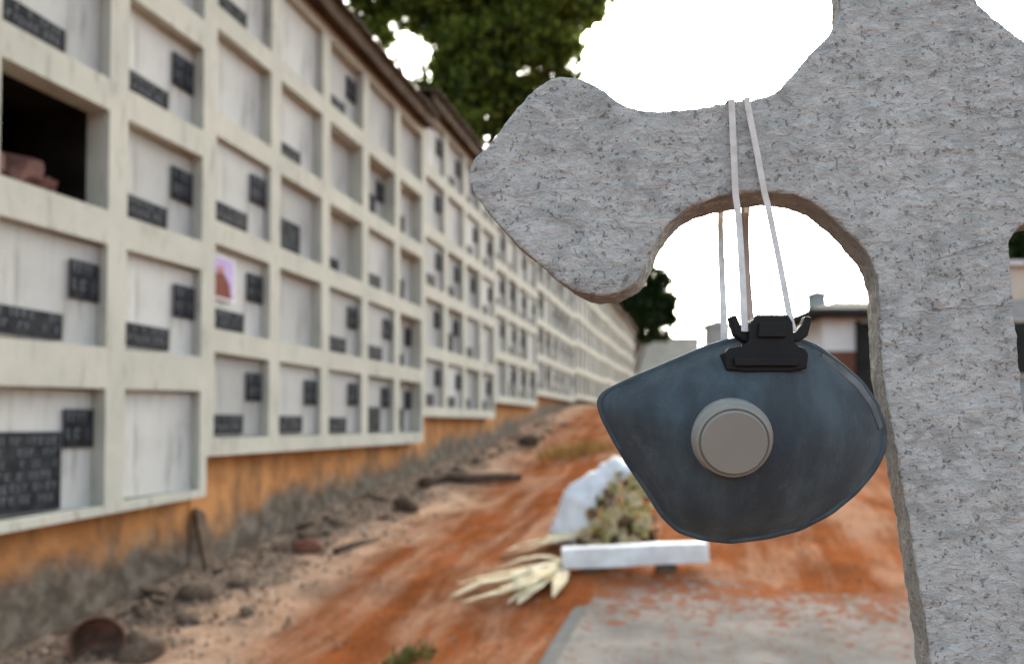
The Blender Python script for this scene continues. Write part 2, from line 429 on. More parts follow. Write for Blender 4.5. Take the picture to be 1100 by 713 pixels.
def wall_section(s0, cols, zb, slope, openings, label, spec=None, zground=None, detail=True, pick=None):
    """openings: (bottom, top) heights above zb of each row. zb is the underside of the frame at s0."""
    L = cols*PW
    zg = ground_st(s0, 0.0, False) - 0.02
    root = empty('burial_niche_wall', W(s0, 0, zg), ROT)
    tag(root, label, 'niche wall', 'stepped stretches of the burial niche wall', 'thing')
    z0 = zb - zg
    sl = lambda x, z: z + slope*x
    H = openings[-1][1] + 0.10
    xs = [0.0]
    for i in range(cols): xs += [i*PW+0.07, i*PW+0.07+OW]
    xs.append(L)
    zs = [0.0]
    for a, b_ in openings: zs += [a, b_]
    zs.append(H)
    f = MB()
    ids = {}
    # front lattice with a deep reveal in every opening
    for i, x in enumerate(xs):
        for k, z in enumerate(zs):
            ids[i, k] = len(f.v); f.v.append((x, 0.0, sl(x, z0+z)))
    def face(*q): f.f.append(tuple(q)); f.m.append(0)
    nx, nz = len(xs), len(zs)
    for i in range(nx-1):
        for k in range(nz-1):
            if i % 2 == 1 and k % 2 == 1:
                q = [(i, k), (i+1, k), (i+1, k+1), (i, k+1)]
                bk = []
                isopen = spec and spec.get((i//2, k//2)) == 'open'
                dep = 0.15 if isopen else 0.20
                for a in q:
                    v = f.v[ids[a]]; bk.append(len(f.v)); f.v.append((v[0], dep, v[2]))
                for n_ in range(4):
                    a, b2 = ids[q[n_]], ids[q[(n_+1) % 4]]
                    f.f.append((a, bk[n_], bk[(n_+1) % 4], b2)); f.m.append(0)
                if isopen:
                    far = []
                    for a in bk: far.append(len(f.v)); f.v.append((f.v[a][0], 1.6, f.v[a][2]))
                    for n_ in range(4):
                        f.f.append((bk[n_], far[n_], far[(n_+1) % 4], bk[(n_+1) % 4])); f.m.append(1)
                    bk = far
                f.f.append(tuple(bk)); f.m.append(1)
            else:
                face(ids[i, k], ids[i+1, k], ids[i+1, k+1], ids[i, k+1])
    # ends, top, underside, back
    back = {}
    for i in (0, nx-1):
        for k in (0, nz-1):
            v = f.v[ids[i, k]]; back[i, k] = len(f.v); f.v.append((v[0], BODY, v[2]))
    for i in (0, nx-1):
        face(*[ids[i, k] for k in range(nz)], back[i, nz-1], back[i, 0])
    for k in (0, nz-1):
        face(*[ids[i, k] for i in range(nx)], back[nx-1, k], back[0, k])
    face(back[0, 0], back[nx-1, 0], back[nx-1, nz-1], back[0, nz-1])
    f.build('niche_frame', [M_FRAME, M_NICHESHADE], root)
    # plinth
    p = MB()
    n = max(4, int(L/0.4))
    zt = z0 - 0.002
    pv = []
    for i in range(n+1):
        x = 0.01 + (L-0.02)*i/n
        gz = ground_st(s0+x, 0, False) - zg - 0.5
        pv.append([(x, 0.13, gz), (x, 0.13, sl(x, zt)), (x, BODY-0.1, sl(x, zt)), (x, BODY-0.1, gz)])
    vv = [v for q in pv for v in q]
    ff = []
    for i in range(n):
        for k in range(4): ff.append((i*4+k, i*4+(k+1) % 4, (i+1)*4+(k+1) % 4, (i+1)*4+k))
    ff += [(0, 1, 2, 3), (n*4+3, n*4+2, n*4+1, n*4)]
    p.add(vv, ff)
    p.build('plinth', M_PLINTH, root)
    # roof sheet and fascia
    r_ = MB()
    ov = -0.13
    za, zc = z0+H+0.006, z0+H+0.30
    q = []
    nseg = int(L/0.09)
    for i in range(nseg+1):
        x = -0.03 + (L+0.06)*i/nseg
        wv = 0.018*(i % 2)
        q.append([(x, ov-0.05, sl(x, za+0.135+wv)), (x, BODY+0.2, sl(x, zc+0.14+wv)), (x, BODY+0.2, sl(x, zc+0.125+wv)), (x, ov-0.05, sl(x, za+0.12+wv))])
    vv = [v for k in q for v in k]
    ff = []
    for i in range(nseg):
        for k in range(4): ff.append((i*4+k, (i+1)*4+k, (i+1)*4+(k+1) % 4, i*4+(k+1) % 4))
    ff += [(0, 1, 2, 3), (nseg*4+3, nseg*4+2, nseg*4+1, nseg*4)]
    r_.add(vv, ff)
    ro = r_.build('roof', M_ROOF, root)
    fb = MB()
    v = []
    for x in (-0.02, L+0.02):
        v += [(x, ov, sl(x, za-0.02)), (x, ov+0.03, sl(x, za-0.02)), (x, ov+0.03, sl(x, za+0.117)), (x, ov, sl(x, za+0.117))]
    fb.add(v, [(0, 1, 2, 3), (7, 6, 5, 4), (0, 4, 5, 1), (1, 5, 6, 2), (2, 6, 7, 3), (3, 7, 4, 0)])
    fb.build('fascia', M_FASCIA, ro)
    sb = MB()
    v = []
    for x in (-0.015, L+0.015):
        v += [(x, ov+0.032, sl(x, za)), (x, BODY, sl(x, za)), (x, BODY, sl(x, za+0.03)), (x, ov+0.032, sl(x, za+0.03))]
    sb.add(v, [(0, 1, 2, 3), (7, 6, 5, 4), (0, 4, 5, 1), (1, 5, 6, 2), (2, 6, 7, 3), (3, 7, 4, 0)])
    sb.build('soffit', M_FASCIA, ro)
    # panels
    rnd = random.Random(int(s0*100))
    for i in range(cols):
        for k, (a, b_) in enumerate(openings):
            sp = (spec or {}).get((i, k))
            if sp == 'open': continue
            h = round(b_-a, 3)
            if h not in PANELS: PANELS[h] = panel_mesh(h)
            xm = i*PW + PW/2
            o = bpy.data.objects.new('niche_panel', PANELS[h]); COL.objects.link(o); o.parent = root
            dep = rnd.choice([0.05, 0.06, 0.07, 0.085])
            if sp and 'd' in sp: dep = 0.14
            o.location = (xm, dep, sl(xm, z0+a) + 0.001)
            if not detail: continue
            if sp is None:
                sp = rnd.choice(['nm', 'nm', 'nm', 'nt', 'm', 'p', 'n', 'nm'])
            pm = None
            if 'n' in sp:
                pm = bpy.data.objects.new('number_plate', rnd.choice(NUMS)); pm.parent = o; COL.objects.link(pm)
                pm.location = (OW/2-0.012-0.095, -0.007, h-0.10-0.10-rnd.uniform(0, 0.02))
            for ch, lst, ww, hh2 in (('m', NAMES, 0.40, 0.135), ('t', TALLS, 0.40, 0.25), ('B', BIGS, 0.43, 0.40)):
                if ch in sp:
                    q_ = bpy.data.objects.new('name_plate', rnd.choice(lst)); q_.parent = o; COL.objects.link(q_)
                    q_.location = (-OW/2+ww/2+0.010, -0.007, 0.012+hh2/2+rnd.uniform(0, 0.012))
            if 'P' in sp:
                me = bpy.data.meshes.new('portrait'); me.from_pydata(PORT.v, [], PORT.f)
                for pp, mi in zip(me.polygons, PORT.m): pp.material_index = mi
                po = link_mesh('portrait', me, M_PORT, o)
                po.location = (-OW/2+0.15, -0.008, h-0.21)
                tag(po, 'small violet and red brown portrait picture')
    return root, z0

ROWS = [(0.12+RH*i, 0.12+RH*i+0.578) for i in range(5)]
ROWS1 = [(0.05, 0.69), (0.915, 1.485), (1.672, 2.23), (2.405, 2.95), (3.14, 3.70)]
S2 = 4.287
z1 = CAMZ - 0.53
sec1, zz1 = wall_section(S2-3*PW, 3, z1, 0.025, ROWS1,
    'nearest stretch of pale burial niches at far left, with one niche open and dark',
    {(1, 2): 'open', (1, 0): 'nB', (1, 1): 'nm', (2, 0): 'p', (2, 1): 'nm', (2, 2): 'nm', (2, 3): 'nm', (1, 3): 'm', (0, 0): 'nm', (0, 1): 'nm', (0, 2): 'p'})
wall_section(S2, 5, CAMZ-0.209, 0.0, ROWS,
    'second stretch of burial niches above a long orange plinth, with a small colour portrait',
    {(0, 0): 'nm', (1, 0): 'nm', (2, 0): 'nm', (3, 0): 'nt', (4, 0): 'ntd', (0, 1): 'nmP', (1, 1): 'p', (2, 1): 'nm', (3, 1): 'nm', (4, 1): 'nmd',
     (0, 2): 'nm', (1, 2): 't', (2, 2): 'md', (3, 2): 'm', (4, 2): 'td', (0, 3): 'p', (1, 3): 'm', (2, 3): 'pd', (3, 3): 'ntd', (4, 3): 'td',
     (0, 4): 'm', (1, 4): 'p', (2, 4): 'nm', (3, 4): 'p', (4, 4): 'p'})
secs = [(5*PW, 4, 0.10, 'third stretch of burial niches up the slope, its roof meeting the cross arm tip'),
        (9*PW, 4, 0.36, 'fourth stretch of burial niches, its foot at a short orange plinth step beyond the third'),
        (13*PW, 6, 0.60, 'fifth stretch of burial niches, its foot just left of the hanging mask'),
        (19*PW, 8, 0.70, 'sixth stretch of burial niches, pale strip under the lowest part of the cross arm'),
        (27*PW, 8, 0.80, 'seventh stretch of burial niches, grazing pale strip left of the small dark tree'),
        (35*PW, 8, 0.93, 'farthest stretch of burial niches, where the roofline runs down to the mask')]
for i, (ds, cols, zb, lab) in enumerate(secs):
    wall_section(S2+ds, cols, CAMZ+zb, 0.004*(i > 2), ROWS, lab, None, detail=(i < 3))

# rubbish in the open niche
bm = bmesh.new()
rnd = random.Random(3)
for i in range(26):
    q = bmesh.ops.create_icosphere(bm, subdivisions=2, radius=1)['verts']
    c = Vector((rnd.uniform(-0.26, 0.26), rnd.uniform(-0.35, 0.35), rnd.uniform(0.02, 0.17)))
    sc = Vector((rnd.uniform(0.05, 0.13), rnd.uniform(0.05, 0.13), rnd.uniform(0.03, 0.08)))
    rot = Euler((rnd.random(), rnd.random(), rnd.random()*6)).to_matrix()
    for v in q:
        k = 1+0.5*noise.noise(v.co*1.6+c*40)
        v.co = rot @ Vector((v.co.x*sc.x*k, v.co.y*sc.y*k, v.co.z*sc.z*k)) + c
me = bpy.data.meshes.new('rubbish_heap'); bm.to_mesh(me); bm.free()
m = Mat('rubbish', 0.9)
m.color(m.mix(m.ramp(m.island(), 0.2, 0.9), (0.22, 0.11, 0.09), (0.34, 0.30, 0.28))).bump(m.noise(25, 5), 0.5, 0.01)
heap = link_mesh('rubbish_heap', me, m.m)
heap.location = W(S2-1.5*PW-0.05, -0.55, z1+1.672+0.025*1.2+0.02); heap.rotation_euler = (0, 0, ROT)
tag(heap, 'heap of brown and pinkish rubbish inside the open dark niche', 'rubbish', kind='stuff')

# ------------------------------------------------------------------ trees
def tree(name, base, height, lobes, nleaf, lsize, mleaf, label, cat='tree', seed=1, bare=0.0, tr=0.22):
    rnd = random.Random(seed)
    root = empty(name, base)
    tag(root, label, cat)
    tk = MB()
    top = Vector((0, 0, height*0.62))
    tk.tube([(0, 0, -0.3), (0.1, 0, height*0.2), (-0.08, 0.1, height*0.42), top], [tr*1.25, tr, tr*0.8, tr*0.5], 10)
    for c, rr in lobes:
        c = Vector(c)
        st = Vector((0, 0.03, height*rnd.uniform(0.35, 0.6)))
        mid = st.lerp(c, 0.5) + Vector((rnd.uniform(-.3, .3), rnd.uniform(-.3, .3), rnd.uniform(-.1, .4)))
        tk.tube([st, mid, c], [tr*0.45, tr*0.28, tr*0.08], 6)
        for _ in range(4):
            e = c + Vector((rnd.gauss(0, 1), rnd.gauss(0, 1), rnd.gauss(0, 0.8))).normalized()*max(rr)*0.8
            tk.tube([mid.lerp(c, rnd.uniform(0.3, 1)), c.lerp(e, 0.5), e], [tr*0.14, tr*0.09, tr*0.03], 5)
    tk.build('trunk', M_BARK, root, True)
    # leaves: small folded faces in clumps within the lobes
    tot = sum(r[0]*r[1]*r[2] for _, r in lobes)
    V, Fc = [], []
    for c, rr in lobes:
        c = Vector(c)
        n = int(nleaf*rr[0]*rr[1]*rr[2]/tot)
        nc = max(7, n//60)
        for _ in range(nc):
            d = Vector((rnd.gauss(0, 1), rnd.gauss(0, 1), rnd.gauss(0, 1))).normalized()*rnd.random()**0.38
            cc = c + Vector((d.x*rr[0], d.y*rr[1], d.z*rr[2]))
            cr = rnd.uniform(0.25, 0.5)*min(rr)*0.75
            for _ in range(n//nc):
                p = cc + Vector((rnd.gauss(0, 1), rnd.gauss(0, 1), rnd.gauss(0, 0.6)))*cr*0.55
                a = Vector((rnd.gauss(0, 1), rnd.gauss(0, 1), rnd.gauss(-0.3, 0.6))).normalized()
                bb = a.cross(Vector((rnd.gauss(0, 0.4), rnd.gauss(0, 0.4), 1))).normalized()
                nn = a.cross(bb)
                l = lsize*rnd.uniform(0.6, 1.3); wd = l*0.36
                k = len(V)
                V += [p, p+a*l*0.5+bb*wd-nn*l*0.06, p+a*l, p+a*l*0.5-bb*wd-nn*l*0.06]
                Fc += [(k, k+1, k+2), (k, k+2, k+3)]
    me = bpy.data.meshes.new('crown'); me.from_pydata([tuple(v) for v in V], [], Fc); me.update()
    link_mesh('crown', me, mleaf, root)
    return root

TY = 17.0
def lobe(px, py, rx, rz, base, Y, dy=0.0):
    p = P(px, py, Y+dy) - Vector(base)
    return (tuple(p), (rx/F*Y, 0.8*max(rx, rz)/F*Y, rz/F*Y))
tb = Vector((-1.55, TY, 0)); s_, t_ = ST(tb.x, tb.y); tb.z = ground_st(s_, t_)
L = [lobe(530, 60, 55, 50, tb, TY), lobe(575, 25, 55, 45, tb, TY, 0.4), lobe(510, -10, 60, 45, tb, TY), lobe(505, 120, 38, 42, tb, TY, -0.3),
     lobe(598, 70, 32, 28, tb, TY, 0.3), lobe(555, 110, 32, 30, tb, TY), lobe(620, 12, 28, 26, tb, TY, 0.5), lobe(455, 10, 42, 26, tb, TY, 0.6),
     lobe(400, 48, 24, 30, tb, TY, 0.5), lobe(440, -45, 60, 30, tb, TY, 1), lobe(378, -5, 22, 30, tb, TY, .6), lobe(450, 102, 24, 14, tb, TY, .3), lobe(560, -70, 70, 50, tb, TY, .5),
     lobe(478, 95, 30, 36, tb, TY, 0.2), lobe(412, 12, 34, 22, tb, TY, 0.8), lobe(392, 70, 26, 22, tb, TY, 0.2), lobe(425, 112, 30, 16, tb, TY, 0.4), lobe(485, 40, 30, 34, tb, TY, 0.2), lobe(640, -10, 30, 22, tb, TY, .8)]
tree('broadleaf_tree', tb, 10.5, L, 80000, 0.16, M_LEAF, 'tall dark green broadleaf tree rising behind the niche wall roof', seed=4)

T2 = 52.0
tb = P(682, 440, T2); tb.z = ground(tb.x, tb.y)
L = [lobe(702, 305, 20, 20, tb, T2), lobe(690, 330, 32, 26, tb, T2), lobe(712, 322, 16, 14, tb, T2), lobe(665, 330, 22, 24, tb, T2), lobe(692, 352, 26, 16, tb, T2), lobe(655, 300, 26, 24, tb, T2), lobe(672, 345, 24, 18, tb, T2), lobe(708, 340, 18, 18, tb, T2)]
tree('bushy_tree', tb, 7.0, L, 26000, 0.36, M_LEAF2, 'small dark bushy tree beyond the far end of the wall, under the cross arm', seed=9)

T3 = 22.0
tb = P(1128, 440, T3+6); tb.z = ground(tb.x, tb.y)
L = [lobe(1128, 225, 38, 30, tb, T3), lobe(1104, 258, 32, 26, tb, T3), lobe(1096, 280, 26, 18, tb, T3), lobe(1120, 285, 30, 16, tb, T3), lobe(1150, 255, 30, 24, tb, T3)]
tree('leafy_tree', tb, 5.2, L, 15000, 0.18, M_LEAF2, 'dark green tree glimpsed at far right beside the upright of the cross', seed=12)

# ------------------------------------------------------------------ far buildings
def house():
    Y = 14.0
    x0, x1 = P(884, 400, Y).x, P(1040, 400, Y).x
    zt = P(900, 340, Y).z
    z0 = min(ground(x0, Y), ground(x1, Y)) - 0.3
    root = empty('tomb_chapel', (x0, Y, z0))
    tag(root, 'white walled cemetery building with dark overhanging roof, seen behind the mask through the arch', 'building')
    Lx, H = x1-x0, zt-z0
    b = MB(); b.box(0, Lx, 0, 4.0, 0, H); b.build('wall', M_WALLWHITE, root)
    lo = MB(); lo.box(-0.012, Lx+0.012, -0.012, 4.012, 0, P(900, 377, Y).z - z0); lo.build('dado', M_BROWN, root)
    r = MB()
    ov = 0.35
    v = [(-ov, -ov, H-0.02), (Lx+ov, -ov, H-0.02), (Lx+ov, 4+ov, H-0.02), (-ov, 4+ov, H-0.02),
         (-ov, -ov, H+0.10), (Lx+ov, -ov, H+0.10), (Lx+ov, 4+ov, H+0.10), (-ov, 4+ov, H+0.10), (1.1, 2.0, H+0.62), (Lx-1.1, 2.0, H+0.62)]
    r.add(v, [(0, 3, 2, 1), (0, 1, 5, 4), (1, 2, 6, 5), (2, 3, 7, 6), (3, 0, 4, 7), (4, 5, 9, 8), (6, 7, 8, 9), (5, 6, 9), (7, 4, 8)])
    r.build('roof', M_DARKROOF, root)
    d = MB()
    xa, xb = P(922, 400, Y).x - x0, P(946, 400, Y).x - x0
    d.box(xa, xb, -0.09, -0.014, 0, P(900, 347, Y).z-z0)
    d.box(xa-0.05, xa-0.002, -0.10, -0.014, 0, P(900, 345, Y).z-z0)
    d.build('door', M_DARKROOF, root)
house()
def house2():
    Y = 16.0
    x0, x1 = P(1072, 400, Y).x, P(1290, 400, Y).x
    z0 = min(ground(x0, Y), ground(x1, Y)) - 0.3
    zt, zm = P(900, 286, Y).z - z0, P(900, 322, Y).z - z0
    root = empty('cemetery_house', (x0, Y, z0))
    tag(root, 'pale beige house with grey lower wall at the right edge beyond the cross upright', 'building')
    Lx = x1-x0
    b = MB(); b.box(0, Lx, 0, 4, 0, zt); b.build('wall', M_BEIGE, root)
    d = MB(); d.box(-0.02, Lx+0.02, -0.02, 4.02, 0, zm); d.build('dado', M_GREYSTONE, root)
    r = MB(); r.box(-0.15, Lx+0.15, -0.15, 4.15, zt+0.003, zt+0.10)
    r.add([(-0.15, -0.15, zt+0.102), (Lx+0.15, -0.15, zt+0.102), (Lx+0.15, 4.15, zt+0.102), (-0.15, 4.15, zt+0.102), (Lx*0.3, 2, zt+0.35), (Lx*0.7, 2, zt+0.35)],
          [(0, 1, 5, 4), (1, 2, 5), (2, 3, 4, 5), (3, 0, 4), (0, 3, 2, 1)])
    r.build('roof', M_WALLWHITE, root)
    w_ = MB(); za, zb = P(900, 402, Y).z-z0, P(900, 346, Y).z-z0
    w_.box(0.25, 1.1, -0.06, -0.022, za, zb); o = w_.build('window', M_DARKROOF, root)
    f_ = MB(); f_.box(0.19, 1.16, -0.07, -0.022, zb+0.002, zb+0.06); f_.box(0.19, 1.16, -0.09, -0.022, za-0.06, za-0.002); f_.build('frame', M_BEIGE, o)
house2()
def pillar(px0, px1, ytop, Y, name, label, mat):
    x0, x1 = P(px0, 400, Y).x, P(px1, 400, Y).x
    xm, wd = (x0+x1)/2, (x1-x0)
    zg = ground(xm, Y)
    h = P(550, ytop, Y).z - zg
    root = empty(name, (xm, Y, zg)); tag(root, label, 'grave monument')
    b = MB(); b.box(-wd*0.42, wd*0.42, -wd*0.42, wd*0.42, -0.2, h-wd*0.3)
    b.build('shaft', mat, root)
    c = MB(); c.box(-wd*0.5, wd*0.5, -wd*0.5, wd*0.5, h-wd*0.3+0.002, h-wd*0.12)
    c.add([(-wd*.4, -wd*.4, h-wd*.118), (wd*.4, -wd*.4, h-wd*.118), (wd*.4, wd*.4, h-wd*.118), (-wd*.4, wd*.4, h-wd*.118), (0, 0, h+wd*0.08)],
          [(0, 3, 2, 1), (0, 1, 4), (1, 2, 4), (2, 3, 4), (3, 0, 4)])
    c.build('cap', mat, root)
    bs = MB(); bs.box(-wd*0.6, wd*0.6, -wd*0.6, wd*0.6, -0.25, 0.3); bs.build('base', mat, root)
pillar(757, 784, 345, 20.0, 'tomb_pillar', 'pale grey tomb pillar, its top showing just left of the black clip', M_GREYSTONE)
pillar(869, 887, 313, 17.0, 'tomb_obelisk', 'thin pale grave obelisk showing against the sky right of the black clip', M_GREYSTONE)
bw = MB()
Yb = 58.0
a, b2 = P(640, 400, Yb), P(752, 400, Yb)
zg = min(ground(a.x, Yb), ground(b2.x, Yb))
bw.box(a.x, b2.x, Yb, Yb+0.3, zg-0.4, P(700, 364, Yb).z)
bw.box(a.x-0.05, b2.x+0.05, Yb-0.06, Yb+0.36, P(700, 364, Yb).z+0.002, P(700, 364, Yb).z+0.14)
o = bw.build('boundary_wall', M_WALLBEIGE)
tag(o, 'pale greenish boundary wall far off past the end of the niche wall', 'wall', None, 'thing')

# ------------------------------------------------------------------ grave slab and pedestal
tE = 2.63
def slab():
    zc = lambda s: ground_st(s, 3.2, False) + 0.0
    s0, s1, t0, t1 = 0.85, 4.85, tE, 4.55
    zA = -0.925 + CAMZ; zB = -0.845 + CAMZ
    root = empty('grave_slab', W(0, 0, 0), ROT)
    tag(root, 'flat weathered concrete grave slab dusted with red soil in the foreground', 'grave slab')
    n1, n2 = 60, 40
    vs = []
    for i in range(n1+1):
        for k in range(n2+1):
            s = s0+(s1-s0)*i/n1; t = t0+(t1-t0)*k/n2
            z = zA+(zB-zA)*(s-s0)/(s1-s0) + 0.006*noise.noise(Vector((s*5, t*5, 0)))
            # broken far edge, sunk under the soil
            z -= 0.075*sm(s + 0.9*noise.noise(Vector((t*2.3, s*1.4, 5))), s1-0.38, s1-0.0)
            vs.append((s, -t, z))
    fs = [(i*(n2+1)+k, i*(n2+1)+k+1, (i+1)*(n2+1)+k+1, (i+1)*(n2+1)+k) for i in range(n1) for k in range(n2)]
    nb = len(vs)
    rim = [i*(n2+1) for i in range(n1+1)] + [n1*(n2+1)+k for k in range(1, n2+1)] + [i*(n2+1)+n2 for i in range(n1-1, -1, -1)] + [k for k in range(n2-1, 0, -1)]
    for q in rim: v = vs[q]; vs.append((v[0], v[1], v[2]-0.22))
    m_ = len(rim)
    for i in range(m_): fs.append((rim[i], rim[(i+1) % m_], nb+(i+1) % m_, nb+i))
    me = bpy.data.meshes.new('slab'); me.from_pydata(vs, [], fs); me.update()
    link_mesh('slab', me, M_SLAB, root)
    kb = MB()
    kb.add([(s0, -t0+0.002, zA-0.03), (s0, -t0+0.085, zA-0.045), (s0, -t0+0.10, zA-0.06), (s0, -t0+0.10, zA-0.3), (s0, -t0+0.002, zA-0.3),
            (s1-0.3, -t0+0.002, zB-0.03), (s1-0.3, -t0+0.085, zB-0.045), (s1-0.3, -t0+0.10, zB-0.06), (s1-0.3, -t0+0.10, zB-0.3), (s1-0.3, -t0+0.002, zB-0.3)],
           [(0, 1, 2, 3, 4), (9, 8, 7, 6, 5), (0, 5, 6, 1), (1, 6, 7, 2), (2, 7, 8, 3), (3, 8, 9, 4), (4, 9, 5, 0)])
    kb.build('kerb', M_KERB, root)
slab()

# ------------------------------------------------------------------ the concrete cross
OUT = [(903, 0), (901, 24), (878, 50), (852, 78), (835, 98), (812, 107), (780, 110), (742, 118), (702, 120), (670, 113), (647, 96), (626, 85), (604, 81),
       (584, 88), (565, 103), (545, 130), (526, 154), (509, 168), (501, 186), (508, 208), (526, 232), (550, 257), (576, 279), (597, 299), (620, 314), (645, 319),
       (668, 314), (684, 303), (695, 285), (703, 263), (717, 241), (735, 225), (760, 214), (795, 207), (832, 206), (862, 211), (888, 226), (912, 250),
       (932, 271), (942, 295), (945, 340), (947, 395), (956, 445), (966, 500), (976, 560), (985, 615), (993, 665), (1000, 713), (1008, 800), (1012, 900), (1014, 1010),
       (1180, 1010), (1172, 900), (1155, 780), (1132, 640), (1112, 520), (1101, 440), (1096, 400), (1091, 340), (1086, 285), (1085, 262), (1091, 247), (1104, 238),
       (1130, 230), (1170, 236), (1215, 262), (1260, 285), (1290, 270), (1304, 230), (1300, 180), (1280, 120), (1240, 85), (1190, 74), (1150, 70), (1118, 55),
       (1098, 41), (1075, 24), (1047, 2), (1042, -40), (1052, -90), (1035, -135), (985, -155), (935, -148), (908, -115), (902, -60)]
def cross():
    Y0, TH, DX = 0.45, 0.034, 0.0085
    pts = [P(x, y, Y0) for x, y in OUT]
    # round the corners a little (one pass of corner cutting)
    q = []
    for i in range(len(pts)):
        a, b = pts[i], pts[(i+1) % len(pts)]
        q += [a.lerp(b, 0.25), a.lerp(b, 0.75)]
    bm = bmesh.new()
    fv = [bm.verts.new((p.x, Y0, p.z)) for p in q]
    bv = [bm.verts.new((p.x+DX, Y0+TH, p.z)) for p in q]
    n = len(q)
    bm.faces.new(fv); bm.faces.new(list(reversed(bv)))
    for i in range(n): bm.faces.new((fv[(i+1) % n], fv[i], bv[i], bv[(i+1) % n]))
    bmesh.ops.recalc_face_normals(bm, faces=bm.faces)
    bmesh.ops.triangulate(bm, faces=bm.faces)
    me = bpy.data.meshes.new('concrete_cross'); bm.to_mesh(me); bm.free()
    o = link_mesh('concrete_cross', me, M_CROSS, None, True)
    rm = o.modifiers.new('remesh', 'REMESH'); rm.mode = 'VOXEL'; rm.voxel_size = 0.0017; rm.use_smooth_shade = True
    sm_ = o.modifiers.new('smooth', 'SMOOTH'); sm_.factor = 0.5; sm_.iterations = 3
    for nm, sc, st in (('lumps', 0.03, 0.0030), ('grit', 0.0065, 0.0016), ('fine', 0.0030, 0.0008)):
        tx = bpy.data.textures.new(nm, 'CLOUDS'); tx.noise_scale = sc; tx.noise_depth = 2
        d = o.modifiers.new(nm, 'DISPLACE'); d.texture = tx; d.strength = st; d.mid_level = 0.5; d.texture_coords = 'LOCAL'
    tag(o, 'rough cast grey concrete cross with flared wavy arms, large in the foreground', 'cross')
    # pedestal it is cast onto, below the frame
    b = MB()
    zt = P(1100, 1010, Y0).z + 0.02
    zc = ground(0.35, 0.47) - 0.15
    xa, xb = P(1014, 1010, Y0).x-0.05, P(1180, 1010, Y0).x+0.05
    b.box(xa, xb, Y0-0.06, Y0+0.10, zc+0.25, zt)
    b.box(xa-0.06, xb+0.06, Y0-0.12, Y0+0.16, zc, zc+0.248)
    p = b.build('pedestal', M_CROSS, o)
cross()

